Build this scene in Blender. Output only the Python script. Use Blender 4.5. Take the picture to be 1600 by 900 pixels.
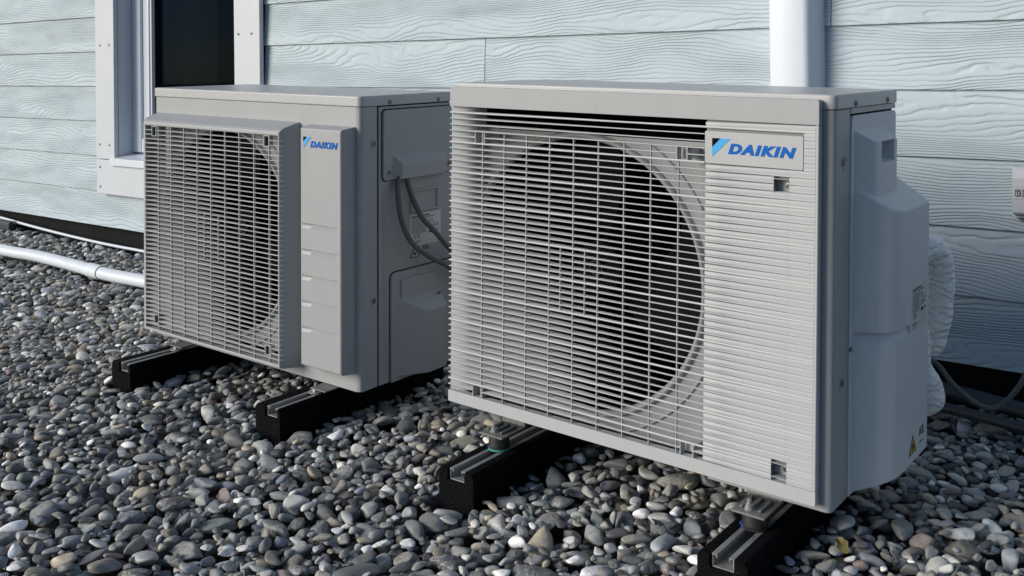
import bpy, bmesh, math, random
import numpy as np
from mathutils import Matrix, Vector, Quaternion

for o in list(bpy.data.objects):
    bpy.data.objects.remove(o)
SC = bpy.context.scene
COL = SC.collection
random.seed(7)
rng = np.random.default_rng(7)
PI = math.pi

def rot3(axis, a):
    return Matrix.Rotation(a, 3, axis)

# ------------------------------------------------------------------ camera
cam_d = bpy.data.cameras.new('camera')
cam = bpy.data.objects.new('camera', cam_d)
COL.objects.link(cam)
Mc = rot3('Z', 0.6510) @ rot3('X', 0.0068) @ rot3('Y', 0.0122)
right, fwd, up = Mc.col[0], Mc.col[1], Mc.col[2]
m = Matrix((right, up, -fwd)).transposed().to_4x4()
m.translation = Vector((1.4956, -1.7342, 0.7702))
cam.matrix_world = m
cam_d.sensor_fit = 'HORIZONTAL'
cam_d.sensor_width = 36.0
cam_d.lens = 1554.12 / 1600 * 36.0
cam_d.shift_x = 0.0
cam_d.shift_y = -(450 - 93.29) / 1600
cam_d.clip_start = 0.02
cam_d.clip_end = 2000
SC.camera = cam

# ------------------------------------------------------------------ sky, sun, exposure
SUN_AZ = Vector((-0.60, -0.80)).normalized()
SUN_EL = math.radians(18.5)
world = bpy.data.worlds.new('World')
SC.world = world
world.use_nodes = True
wn = world.node_tree
for n in list(wn.nodes):
    wn.nodes.remove(n)
sky = wn.nodes.new('ShaderNodeTexSky')
sky.sky_type = 'NISHITA'
sky.sun_disc = False
sky.sun_elevation = SUN_EL
sky.sun_rotation = math.atan2(SUN_AZ.x, SUN_AZ.y)
sky.air_density = 1.0
sky.dust_density = 0.5
sky.ozone_density = 3.0
bg = wn.nodes.new('ShaderNodeBackground')
bg.inputs['Strength'].default_value = 0.098
wo = wn.nodes.new('ShaderNodeOutputWorld')
wn.links.new(sky.outputs[0], bg.inputs['Color'])
wn.links.new(bg.outputs[0], wo.inputs['Surface'])
sun_d = bpy.data.lights.new('sun', 'SUN')
sun_d.energy = 3.75
sun_d.angle = math.radians(33)
sun_d.color = (1.0, 0.925, 0.80)
sun = bpy.data.objects.new('sun', sun_d)
COL.objects.link(sun)
S = Vector((SUN_AZ.x * math.cos(SUN_EL), SUN_AZ.y * math.cos(SUN_EL), math.sin(SUN_EL)))
sun.rotation_mode = 'QUATERNION'
sun.rotation_quaternion = S.to_track_quat('Z', 'Y')
sun.location = S * 8
SC.view_settings.view_transform = 'Standard'
SC.view_settings.look = 'None'
SC.view_settings.gamma = 1.0
SC.view_settings.use_curve_mapping = False
SC.view_settings.exposure = 0.0
SC.render.engine = 'CYCLES'
SC.cycles.max_bounces = 6
SC.cycles.diffuse_bounces = 3
SC.cycles.glossy_bounces = 3
SC.cycles.transmission_bounces = 4
SC.cycles.transparent_max_bounces = 8
SC.cycles.use_denoising = True

# ------------------------------------------------------------------ node helpers
class NT:
    def __init__(self, name):
        self.m = bpy.data.materials.new(name)
        self.m.use_nodes = True
        self.t = self.m.node_tree
        self.b = self.t.nodes['Principled BSDF']
        self.out = self.t.nodes['Material Output']
    def n(self, kind, **kw):
        nd = self.t.nodes.new('ShaderNode' + kind)
        for k, v in kw.items():
            setattr(nd, k, v)
        return nd
    def put(self, sock, v):
        if hasattr(v, 'is_output') or isinstance(v, bpy.types.NodeSocket):
            self.t.links.new(v, sock)
        else:
            sock.default_value = v
    def math(self, op, a, b=None, c=None):
        nd = self.n('Math', operation=op)
        self.put(nd.inputs[0], a)
        if b is not None: self.put(nd.inputs[1], b)
        if c is not None: self.put(nd.inputs[2], c)
        return nd.outputs[0]
    def vmath(self, op, a, b):
        nd = self.n('VectorMath', operation=op)
        self.put(nd.inputs[0], a); self.put(nd.inputs[1], b)
        return nd.outputs[0]
    def noise(self, vec, scale, detail=2.0, rough=0.5, dist=0.0):
        nd = self.n('TexNoise')
        if vec is not None: self.put(nd.inputs['Vector'], vec)
        nd.inputs['Scale'].default_value = scale
        nd.inputs['Detail'].default_value = detail
        nd.inputs['Roughness'].default_value = rough
        nd.inputs['Distortion'].default_value = dist
        return nd.outputs['Fac']
    def ramp(self, fac, stops):
        nd = self.n('ValToRGB')
        self.put(nd.inputs[0], fac)
        el = nd.color_ramp.elements
        while len(el) > len(stops): el.remove(el[-1])
        while len(el) < len(stops): el.new(1.0)
        for e, (p, c) in zip(el, stops):
            e.position = p
            e.color = c if len(c) == 4 else (*c, 1)
        return nd.outputs[0]
    def mix(self, fac, a, b, blend='MIX'):
        nd = self.n('Mix', data_type='RGBA', blend_type=blend)
        self.put(nd.inputs['Factor'], fac)
        self.put(nd.inputs['A'], a if not isinstance(a, tuple) else (*a[:3], 1))
        self.put(nd.inputs['B'], b if not isinstance(b, tuple) else (*b[:3], 1))
        return nd.outputs['Result']
    def mapr(self, v, a, b, c, d):
        nd = self.n('MapRange')
        self.put(nd.inputs[0], v)
        for i, x in enumerate((a, b, c, d)): nd.inputs[i + 1].default_value = x
        return nd.outputs[0]
    def pos(self):
        return self.n('TexCoord').outputs['Object']
    def wpos(self):
        return self.n('NewGeometry').outputs['Position']
    def bump(self, h, strength, dist):
        nd = self.n('Bump')
        self.put(nd.inputs['Height'], h)
        nd.inputs['Strength'].default_value = strength
        nd.inputs['Distance'].default_value = dist
        self.t.links.new(nd.outputs[0], self.b.inputs['Normal'])
    def set(self, **kw):
        for k, v in kw.items():
            self.put(self.b.inputs[k.replace('_', ' ')], v if not (isinstance(v, tuple) and len(v) == 3) else (*v, 1))

def paint(name, col, rough=0.45, var=0.06, grain=0.0, spec=0.4, dirt=0.0, metallic=0.0):
    t = NT(name)
    p = t.pos()
    a = t.noise(p, 5.0, 4.0, 0.6)
    b = t.noise(p, 60.0, 3.0, 0.6)
    f = t.math('ADD', t.math('MULTIPLY', a, 0.65), t.math('MULTIPLY', b, 0.35))
    lo = tuple(c * (1 - var) for c in col); hi = tuple(min(1, c * (1 + var)) for c in col)
    c = t.ramp(f, [(0.3, lo), (0.7, hi)])
    if dirt > 0:
        mp = t.n('Mapping'); t.put(mp.inputs['Vector'], p); mp.inputs['Scale'].default_value = (55, 55, 2.2)
        st = t.noise(mp.outputs[0], 1.0, 3.0, 0.6)
        c = t.mix(t.mapr(st, 0.5, 0.75, 0.0, 0.10 + dirt), c, tuple(v * 0.80 for v in col))
        d = t.noise(p, 14.0, 6.0, 0.7, 0.4)
        c = t.mix(t.mapr(d, 0.56, 0.78, 0.0, dirt), c, (0.16, 0.145, 0.12))
    t.set(Base_Color=c, Roughness=t.mapr(b, 0.3, 0.7, rough - 0.06, rough + 0.06), Metallic=metallic)
    t.b.inputs['Specular IOR Level'].default_value = spec
    if grain > 0:
        t.bump(t.noise(p, 700.0, 2.0, 0.5), grain, 0.0006)
    return t.m

M = {}
M['ivory'] = paint('ivory_paint', (0.345, 0.358, 0.38), 0.42, 0.03, 0.10, 0.35, 0.05)
M['grille'] = paint('grille_plastic', (0.365, 0.378, 0.40), 0.5, 0.03, 0.06, 0.3, 0.05)
M['lid'] = paint('lid_lit_paint', (0.42, 0.432, 0.45), 0.34, 0.04, 0.06, 0.4, 0.12)  # lid tone raised: light reflected by its top put into the colour
M['cover'] = paint('cover_lit_plastic', (0.60, 0.625, 0.655), 0.5, 0.03, 0.25, 0.3, 0.04)  # tone raised: fill light from the right put into the colour
M['slat'] = paint('slat_lit_plastic', (0.50, 0.515, 0.54), 0.42, 0.03, 0.04, 0.4, 0.04)  # lighter than the grille: light caught by the noses put into the colour
M['ridge'] = paint('ridge_plastic', (0.43, 0.445, 0.47), 0.5, 0.03, 0.05, 0.3, 0.04)
M['side_rear'] = paint('side_shaded_paint', (0.33, 0.345, 0.365), 0.5, 0.03, 0.2, 0.3, 0.05)  # darker copy for rear side and fan surround, shade put into the colour
M['core'] = paint('dark_core', (0.006, 0.006, 0.007), 0.9, 0.2, 0, 0.03)  # near-black: shade inside cabinets and seams put into the colour
M['fan'] = paint('fan_plastic', (0.0065, 0.0068, 0.0075), 0.7, 0.2, 0, 0.12)  # darkened further: shade of the fan opening put into the colour
M['rubber'] = None
M['zinc'] = paint('galvanised_steel', (0.36, 0.37, 0.38), 0.45, 0.3, 0.15, 0.5, 0.45, 0.6)
M['castzinc'] = paint('worn_bracket', (0.20, 0.20, 0.20), 0.55, 0.4, 0.3, 0.5, 0.5, 0.4)
M['black'] = paint('black_rubber_mount', (0.015, 0.015, 0.016), 0.6, 0.3)
M['teal'] = paint('teal_washer', (0.05, 0.33, 0.27), 0.5)
M['blue_tab'] = paint('blue_washer', (0.015, 0.07, 0.26), 0.5)
M['trim'] = paint('white_trim', (0.56, 0.595, 0.65), 0.45, 0.03, 0.08, 0.3, 0.03)
M['upvc'] = paint('white_frame_plastic', (0.66, 0.71, 0.79), 0.3, 0.02, 0.0, 0.4)
M['pipe'] = paint('white_pipe_plastic', (0.70, 0.75, 0.83), 0.35, 0.03, 0.0, 0.4, 0.08)
M['duct'] = paint('white_duct', (0.68, 0.73, 0.82), 0.38, 0.02, 0.0, 0.35, 0.02)
M['cable'] = paint('grey_cable', (0.10, 0.108, 0.115), 0.5, 0.1)
M['conduit'] = paint('dark_conduit', (0.035, 0.042, 0.055), 0.45, 0.15)
M['plinth'] = paint('black_plinth', (0.012, 0.012, 0.014), 0.85, 0.3, 0.3, 0.1)
M['print'] = paint('black_print', (0.015, 0.016, 0.018), 0.6, 0.05)
M['sticker'] = paint('silver_sticker', (0.55, 0.56, 0.57), 0.4, 0.03)
M['yellow'] = paint('yellow_warning', (0.62, 0.44, 0.03), 0.5, 0.05)
M['logoblue'] = paint('logo_blue', (0.003, 0.115, 0.46), 0.6, 0.02, 0, 0.15)
M['logosky'] = paint('logo_light_blue', (0.03, 0.36, 0.78), 0.45, 0.02)
M['logoblack'] = paint('logo_black', (0.004, 0.005, 0.006), 0.7, 0.02, 0, 0.05)
M['screw'] = paint('screw_steel', (0.16, 0.16, 0.165), 0.4, 0.2, 0, 0.5, 0.1, 0.7)
M['boxwhite'] = paint('box_plastic', (0.60, 0.61, 0.64), 0.4, 0.02, 0.05, 0.3)
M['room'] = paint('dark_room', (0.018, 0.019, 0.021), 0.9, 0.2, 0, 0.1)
M['stripe'] = paint('stripe_grey', (0.32, 0.34, 0.37), 0.7, 0.2, 0, 0.1)

def mk_rubber():
    t = NT('granulated_rubber')
    p = t.pos()
    v = t.n('TexVoronoi'); t.put(v.inputs['Vector'], p); v.inputs['Scale'].default_value = 320
    sp = t.ramp(v.outputs['Color'], [(0.0, (0.004, 0.004, 0.005)), (0.9, (0.008, 0.008, 0.009)), (0.97, (0.04, 0.04, 0.04))])
    t.set(Base_Color=sp, Roughness=0.9)
    t.b.inputs['Specular IOR Level'].default_value = 0.06
    t.bump(v.outputs['Distance'], 0.8, 0.003)
    return t.m
M['rubber'] = mk_rubber()

def mk_siding():
    t = NT('woodgrain_siding')
    p = t.pos()
    rnd = t.n('ObjectInfo').outputs['Random']
    sx = t.n('SeparateXYZ'); t.put(sx.inputs[0], p)
    x, z = sx.outputs[0], sx.outputs[2]
    def vec(ax, az, off):
        c = t.n('CombineXYZ')
        t.put(c.inputs[0], t.math('MULTIPLY_ADD', x, ax, t.math('MULTIPLY', rnd, off)))
        t.put(c.inputs[1], t.math('MULTIPLY', z, az))
        t.put(c.inputs[2], t.math('MULTIPLY', rnd, off * 0.7))
        return c.outputs[0]
    low = t.noise(vec(1.9, 8.0, 171.0), 1.0, 0.6, 0.4, 0.3)
    mid = t.noise(vec(14.0, 20.0, 91.0), 1.0, 2.0, 0.5)
    fine = t.noise(vec(90.0, 500.0, 51.0), 1.0, 2.0, 0.5)
    ph = t.math('ADD', t.math('MULTIPLY', z, 88.0), t.math('ADD', t.math('MULTIPLY', low, 14.0), t.math('MULTIPLY', mid, 1.1)))
    s = t.math('MULTIPLY_ADD', t.math('SINE', t.math('MULTIPLY', ph, 2 * PI)), 0.5, 0.5)
    g = t.math('POWER', s, 2.6)
    amp = t.mapr(t.noise(vec(5.0, 14.0, 33.0), 1.0, 1.0), 0.3, 0.7, 0.45, 1.1)
    h = t.math('ADD', t.math('MULTIPLY', t.math('MULTIPLY', g, amp), -1.0), t.math('ADD', t.math('MULTIPLY', fine, 0.16), t.math('MULTIPLY', mid, 0.5)))
    tint = t.noise(vec(3.0, 6.0, 71.0), 1.0, 3.0)
    c = t.ramp(tint, [(0.3, (0.445, 0.530, 0.595)), (0.7, (0.485, 0.570, 0.632))])
    t.set(Base_Color=c, Roughness=0.62)
    t.b.inputs['Specular IOR Level'].default_value = 0.3
    t.bump(h, 0.75, 0.0037)
    return t.m
M['siding'] = mk_siding()

def mk_pebble(name, from_attr):
    t = NT(name)
    if from_attr:
        a = t.n('Attribute', attribute_name='tone')
        col, vein = a.outputs['Color'], a.outputs['Alpha']
        p = t.wpos()
    else:
        oi = t.n('ObjectInfo')
        col, vein = oi.outputs['Color'], oi.outputs['Alpha']
        p = t.wpos()
    n1 = t.noise(p, 55.0, 4.0, 0.65)
    n2 = t.noise(p, 420.0, 3.0, 0.6)
    f = t.math('ADD', t.math('MULTIPLY', n1, 0.9), t.math('MULTIPLY', n2, 0.7))
    f = t.mapr(f, 0.45, 1.15, 0.55, 1.5)
    c = t.n('VectorMath', operation='SCALE'); t.put(c.inputs[0], col); t.put(c.inputs['Scale'], f)
    # pale veins and mineral bands on some stones
    vn = t.noise(p, 34.0, 3.0, 0.6, 1.2)
    band = t.math('SUBTRACT', 1.0, t.math('MULTIPLY', t.math('ABSOLUTE', t.math('SUBTRACT', vn, 0.5)), 26.0))
    vm = t.math('MULTIPLY', t.math('MAXIMUM', band, 0.0), t.mapr(vein, 0.62, 0.8, 0.0, 0.75))
    blot = t.mapr(t.noise(p, 110.0, 3.0, 0.7), 0.52, 0.62, 0.0, 1.0)
    bm = t.math('MULTIPLY', blot, t.mapr(vein, 0.86, 0.9, 0.0, 0.6))
    c2 = t.mix(vm, c.outputs[0], (0.50, 0.50, 0.49))
    c2 = t.mix(bm, c2, (0.46, 0.46, 0.44))
    t.set(Base_Color=c2, Roughness=t.mapr(n2, 0.3, 0.7, 0.5, 0.75))
    t.b.inputs['Specular IOR Level'].default_value = 0.35
    t.bump(t.math('ADD', n2, t.math('MULTIPLY', n1, 1.5)), 0.35, 0.0016)
    return t.m
M['pebble'] = mk_pebble('pebble_stone', True)
M['pebble_obj'] = mk_pebble('pebble_stone_single', False)

def mk_soil():
    t = NT('grit_soil')
    n = t.noise(t.wpos(), 90.0, 5.0, 0.7)
    t.set(Base_Color=t.ramp(n, [(0.3, (0.012, 0.012, 0.012)), (0.7, (0.05, 0.049, 0.047))]), Roughness=0.95)
    t.bump(n, 1.0, 0.01)
    return t.m
M['soil'] = mk_soil()

def mk_wrap():
    t = NT('white_wrap_tape')
    p = t.pos()
    n = t.noise(p, 22.0, 3.0, 0.55, 1.6)
    w = t.n('TexWave'); t.put(w.inputs['Vector'], p)
    w.bands_direction = 'Z'
    w.inputs['Scale'].default_value = 17.0; w.inputs['Distortion'].default_value = 9.0
    w.inputs['Detail'].default_value = 2.0; w.inputs['Detail Scale'].default_value = 1.6
    t.set(Base_Color=(0.86, 0.87, 0.88), Roughness=0.42)
    t.bump(t.math('ADD', n, t.math('MULTIPLY', w.outputs['Fac'], 0.5)), 0.85, 0.0065)
    return t.m
M['wrap'] = mk_wrap()

def mk_glass():
    t = NT('window_glass')
    g = t.n('BsdfGlossy'); g.inputs['Roughness'].default_value = 0.02
    g.inputs['Color'].default_value = (0.13, 0.22, 0.40, 1)
    tr = t.n('BsdfTransparent'); tr.inputs['Color'].default_value = (0.36, 0.38, 0.40, 1)
    mx = t.n('MixShader')
    fr = t.n('Fresnel'); fr.inputs['IOR'].default_value = 1.18
    t.t.links.new(fr.outputs[0], mx.inputs[0])
    t.t.links.new(tr.outputs[0], mx.inputs[1]); t.t.links.new(g.outputs[0], mx.inputs[2])
    t.t.links.new(mx.outputs[0], t.out.inputs['Surface'])
    return t.m
M['glass'] = mk_glass()
M['leaf'] = paint('dry_leaf', (0.20, 0.165, 0.06), 0.7, 0.35)

# ------------------------------------------------------------------ mesh helpers
class MB:
    def __init__(self):
        self.v, self.f = [], []
    def add(self, vs, fs):
        b = len(self.v)
        self.v += [tuple(x) for x in vs]
        self.f += [tuple(i + b for i in f) for f in fs]
        return self
    def box(self, x0, x1, y0, y1, z0, z1):
        return self.add([(x0, y0, z0), (x1, y0, z0), (x1, y1, z0), (x0, y1, z0), (x0, y0, z1), (x1, y0, z1), (x1, y1, z1), (x0, y1, z1)],
                        [(0, 3, 2, 1), (4, 5, 6, 7), (0, 1, 5, 4), (1, 2, 6, 5), (2, 3, 7, 6), (3, 0, 4, 7)])
    def loft(self, loops, cap=(True, True), closed=True):
        n = len(loops[0]); vs = [p for l in loops for p in l]; fs = []
        for k in range(len(loops) - 1):
            for i in range(n if closed else n - 1):
                j = (i + 1) % n
                fs.append((k * n + i, k * n + j, (k + 1) * n + j, (k + 1) * n + i))
        if cap[0]: fs.append(tuple(reversed(range(n))))
        if cap[1]: fs.append(tuple(range((len(loops) - 1) * n, len(loops) * n)))
        return self.add(vs, fs)
    def prism_z(self, poly, z0, z1):
        return self.loft([[(x, y, z0) for x, y in poly], [(x, y, z1) for x, y in poly]])
    def prism_y(self, poly, y0, y1):      # poly of (x, z)
        return self.loft([[(x, y0, z) for x, z in poly], [(x, y1, z) for x, z in poly]])
    def prism_x(self, poly, x0, x1):      # poly of (y, z)
        return self.loft([[(x0, y, z) for y, z in poly], [(x1, y, z) for y, z in poly]])
    def tube(self, path, r, n=10, rad=None, cap=True):
        P = [Vector(p) for p in path]; loops = []
        t0 = (P[1] - P[0]).normalized()
        nrm = t0.orthogonal().normalized()
        for i, p in enumerate(P):
            t = (P[min(i + 1, len(P) - 1)] - P[max(i - 1, 0)]).normalized()
            nrm = (nrm - t * nrm.dot(t)).normalized()
            b = t.cross(nrm)
            rr = rad[i] if rad else r
            loops.append([p + (nrm * math.cos(a) + b * math.sin(a)) * rr for a in [2 * PI * k / n for k in range(n)]])
        return self.loft(loops, (cap, cap))
    def disc_x(self, x0, x1, y, z, r, n=14):   # short cylinder with axis x
        return self.loft([[(x0, y + r * math.cos(a), z + r * math.sin(a)) for a in [2 * PI * k / n for k in range(n)]],
                          [(x1, y + r * math.cos(a), z + r * math.sin(a)) for a in [2 * PI * k / n for k in range(n)]]])
    def lathe_z(self, prof, cx, cy, n=24):     # prof of (r, z)
        loops = [[(cx + r * math.cos(2 * PI * k / n), cy + r * math.sin(2 * PI * k / n), z) for k in range(n)] for r, z in prof]
        return self.loft(loops)
    def mesh(self, name, mat, bevel=0.0, seg=2, ang=35, smooth=True, limit=30):
        me = bpy.data.meshes.new(name)
        me.from_pydata(self.v, [], self.f)
        bm = bmesh.new(); bm.from_mesh(me)
        bmesh.ops.recalc_face_normals(bm, faces=bm.faces)
        if bevel > 0:
            es = [e for e in bm.edges if len(e.link_faces) == 2 and e.calc_face_angle(0) > math.radians(limit)]
            bmesh.ops.bevel(bm, geom=es, offset=bevel, segments=seg, profile=0.5, affect='EDGES', clamp_overlap=True)
        bm.to_mesh(me); bm.free()
        if smooth:
            me.shade_smooth(); me.set_sharp_from_angle(angle=math.radians(ang))
        if mat is not None: me.materials.append(M[mat])
        return me
    def build(self, name, mat, parent=None, **kw):
        o = link(name, self.mesh(name, mat, **kw), parent)
        if kw.get('bevel', 0) > 0 and kw.get('smooth', True):
            md = o.modifiers.new('normals', 'WEIGHTED_NORMAL'); md.keep_sharp = True; md.weight = 80
        return o

def link(name, me, parent=None):
    o = bpy.data.objects.new(name, me); COL.objects.link(o)
    o.parent = parent
    return o
def tag(o, label=None, cat=None, group=None, kind=None):
    if label: o['label'] = label
    if cat: o['category'] = cat
    if group: o['group'] = group
    if kind: o['kind'] = kind
    return o
def empty(name, loc=(0, 0, 0), mat3=None):
    o = bpy.data.objects.new(name, None); COL.objects.link(o)
    mm = (mat3.to_4x4() if mat3 is not None else Matrix.Identity(4)); mm.translation = Vector(loc)
    o.matrix_basis = mm
    o.empty_display_size = 0.1
    return o
def cut(o, cutters):
    """carve closed meshes out of an object's mesh"""
    tmp = []
    for mb in cutters:
        c = mb.build('cutter', None, smooth=False); tmp.append(c)
        md = o.modifiers.new('cut', 'BOOLEAN'); md.object = c; md.operation = 'DIFFERENCE'; md.solver = 'EXACT'
    dg = bpy.context.evaluated_depsgraph_get()
    me = bpy.data.meshes.new_from_object(o.evaluated_get(dg))
    o.modifiers.clear()
    wn_ = o.modifiers.new('normals', 'WEIGHTED_NORMAL'); wn_.keep_sharp = True; wn_.weight = 80
    old = o.data; o.data = me
    bpy.data.meshes.remove(old)
    me.shade_smooth(); me.set_sharp_from_angle(angle=math.radians(30))
    for c in tmp: bpy.data.objects.remove(c)
    return o
def spline(pts, n=8):
    """Catmull-Rom through points"""
    P = [Vector(p) for p in pts]; out = []
    for i in range(len(P) - 1):
        a, b, c, d = P[max(i - 1, 0)], P[i], P[i + 1], P[min(i + 2, len(P) - 1)]
        for k in range(n):
            t = k / n
            out.append(0.5 * ((2 * b) + (-a + c) * t + (2 * a - 5 * b + 4 * c - d) * t * t + (-a + 3 * b - 3 * c + d) * t ** 3))
    out.append(P[-1]); return out
def rrect(a0, a1, b0, b1, r, n=5, corners=(1, 1, 1, 1)):
    out = []
    for (ca, cb, s, on) in ((a1 - r, b1 - r, 0, corners[0]), (a0 + r, b1 - r, PI / 2, corners[1]), (a0 + r, b0 + r, PI, corners[2]), (a1 - r, b0 + r, 3 * PI / 2, corners[3])):
        if on:
            out += [(ca + r * math.cos(s + PI / 2 * k / n), cb + r * math.sin(s + PI / 2 * k / n)) for k in range(n + 1)]
        else:
            out.append((ca + r * (1 if math.cos(s + PI / 4) > 0 else -1), cb + r * (1 if math.sin(s + PI / 4) > 0 else -1)))
    return out
def text_mesh(body, x0, x1, z0, z1, shear=0.0, offset=0.0, depth=0.0006):
    """flat lettering in the x-z plane, front at y=0 facing -y, fitted to a box"""
    cu = bpy.data.curves.new('lettering', 'FONT'); cu.body = body; cu.size = 1.0
    cu.shear = shear; cu.offset = offset; cu.space_character = 1.2 if offset else 1.0; cu.extrude = 0.02; cu.resolution_u = 4
    o = bpy.data.objects.new('lettering', cu); COL.objects.link(o)
    dg = bpy.context.evaluated_depsgraph_get()
    me = bpy.data.meshes.new_from_object(o.evaluated_get(dg))
    bpy.data.objects.remove(o)
    co = np.zeros(len(me.vertices) * 3, np.float32); me.vertices.foreach_get('co', co); co = co.reshape(-1, 3)
    mn, mx = co.min(0), co.max(0)
    q = (co - mn) / (mx - mn)
    new = np.stack([x0 + q[:, 0] * (x1 - x0), -q[:, 2] * depth, z0 + q[:, 1] * (z1 - z0)], 1)
    me.vertices.foreach_set('co', new.astype(np.float32).ravel()); me.update()
    return me

# ------------------------------------------------------------------ gravel ground
GZ = -0.128
ground = MB().add([(-60, -60, -0.19), (60, -60, -0.19), (60, 60, -0.19), (-60, 60, -0.19)], [(0, 1, 2, 3)]).build('gravel_ground', 'soil')
tag(ground, kind='structure')

RAILS = [  # x centre, top z, front y
    (-1.056, -0.044, -0.188), (-0.450, -0.053, -0.166), (0.151, -0.060, -0.178), (0.741, -0.070, -0.172)]
RAIL_LEN = 0.60
RW = 0.047

def unit_pebbles():
    shapes = {}
    for sub in (2, 3):
        L = []
        for k in range(14):
            bm = bmesh.new(); bmesh.ops.create_icosphere(bm, subdivisions=sub, radius=1.0)
            r = np.random.default_rng(100 + k)
            V = np.array([v.co[:] for v in bm.verts]); F = np.array([[v.index for v in f.verts] for f in bm.faces])
            bm.free()
            e = r.uniform(0.72, 1.0)
            V = np.sign(V) * np.abs(V) ** e
            V /= np.abs(V).max(0)
            for _ in range(8):
                d = r.normal(size=3); d /= np.linalg.norm(d)
                t = V @ d; c = r.uniform(0.40, 0.82)
                V = V - np.outer(np.maximum(t - c, 0) * r.uniform(0.4, 0.9), d)
            for _ in range(4):
                d = r.normal(size=3) * r.uniform(1.0, 2.4)
                V = V * (1 + 0.045 * np.sin(V @ d + r.uniform(0, 6)))[:, None]
            V[:, 0] *= 1 + 0.22 * r.uniform(-1, 1) * V[:, 1]
            L.append((V, F))
        shapes[sub] = L
    return shapes

def gravel():
    cell = 0.004
    X0, X1, Y0, Y1 = -5.3, 1.75, -1.25, 1.085
    nx, ny = int((X1 - X0) / cell), int((Y1 - Y0) / cell)
    H = np.full((nx, ny), -0.165)
    H += 0
    def blockrect(x0, x1, y0, y1, z):
        i0, i1 = max(0, int((x0 - X0) / cell)), int((x1 - X0) / cell); j0, j1 = max(0, int((y0 - Y0) / cell)), int((y1 - Y0) / cell)
        H[i0:i1, j0:j1] = z
    for (rx, rz, ry) in RAILS: blockrect(rx - (RW if rx > 0 else 0.06) - 0.004, rx + (RW if rx > 0 else 0.033) + 0.004, ry - 0.003, ry + RAIL_LEN, 1.0)
    blockrect(-4.45, -4.12, 0.98, 1.09, 1.0)
    blockrect(-5.3, -1.1, 0.61, 0.645, 1.0)
    # templates
    T = []
    for k in range(420):
        s = float(np.clip(rng.lognormal(math.log(0.0148), 0.40), 0.0065, 0.030))
        a, b, c = s * rng.uniform(1.0, 1.75), s * rng.uniform(0.8, 1.0), s * rng.uniform(0.38, 0.72)
        til = abs(rng.normal(0, 0.30)); ta = rng.uniform(0, 2 * PI)
        R = np.array(Quaternion((math.cos(ta), math.sin(ta), 0), til).to_matrix() @ Matrix.Rotation(rng.uniform(0, 2 * PI), 3, 'Z'))
        A = R @ np.diag([1 / a ** 2, 1 / b ** 2, 1 / c ** 2]) @ R.T
        h = int(math.ceil(a / cell)) + 1
        g = (np.arange(-h, h + 1)) * cell
        dx, dy = np.meshgrid(g, g, indexing='ij')
        q = A[0, 2] * dx + A[1, 2] * dy
        disc = q * q - A[2, 2] * (A[0, 0] * dx * dx + 2 * A[0, 1] * dx * dy + A[1, 1] * dy * dy - 1)
        ok = disc > 0
        sq = np.sqrt(np.maximum(disc, 0))
        lo = np.where(ok, (-q - sq) / A[2, 2], 9.0); hi = np.where(ok, (-q + sq) / A[2, 2], -9.0)
        T.append((h, lo, hi, R, np.array([a, b, c]), s))
    camp = np.array([1.4956, -1.7342])
    fw = np.array([-math.sin(0.651), math.cos(0.651)]); rt = np.array([math.cos(0.651), math.sin(0.651)])
    out = []
    def inview(x, y, mg):
        dx, dy = x - camp[0], y - camp[1]
        d = dx * fw[0] + dy * fw[1]; l = dx * rt[0] + dy * rt[1]
        return d > 1.25 and abs(l) < d * 0.515 + mg
    N = 38000
    cx = rng.uniform(X0 + 0.06, X1 - 0.06, N * 3); cy = rng.uniform(Y0 + 0.06, Y1 - 0.05, N * 3)
    cnt = 0; k = 0
    while cnt < N and k < N * 3 - 1:
        x, y = cx[k], cy[k]; k += 1
        if not inview(x, y, 0.28): continue
        dist = math.hypot(x - camp[0], y - camp[1])
        ti = T[rng.integers(len(T))]
        h, lo, hi, R, abc, s = ti
        if dist > 4.0 and s < 0.013: continue
        best = None
        for _ in range(4):
            xx = min(max(x + rng.uniform(-0.022, 0.022), X0 + 0.06), X1 - 0.06); yy = min(max(y + rng.uniform(-0.022, 0.022), Y0 + 0.06), Y1 - 0.05)
            i, j = int((xx - X0) / cell), int((yy - Y0) / cell)
            if i - h < 0 or j - h < 0 or i + h + 1 > nx or j + h + 1 > ny: continue
            z = (H[i - h:i + h + 1, j - h:j + h + 1] - lo).max()
            if best is None or z < best[0]: best = (z, i, j)
        cnt += 1
        if best is None: continue
        z, i, j = best
        z -= 0.0015
        base = GZ + 0.014 * math.sin(x * 2.1 + 0.6) * math.sin(y * 3.0 + x)
        if z + abc[2] * 0.6 > base + 0.012: continue
        sl = (slice(i - h, i + h + 1), slice(j - h, j + h + 1))
        H[sl] = np.maximum(H[sl], z + hi)
        out.append((X0 + (i + 0.5) * cell, Y0 + (j + 0.5) * cell, z, R, abc, dist, s))
    # drop the buried stones
    keep = []
    for p in out:
        i, j = int((p[0] - X0) / cell), int((p[1] - Y0) / cell)
        w = 3
        if H[i - w:i + w + 1, j - w:j + w + 1].min() < p[2] + p[4][2] * 1.25 + 0.012: keep.append(p)
    return keep

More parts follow.
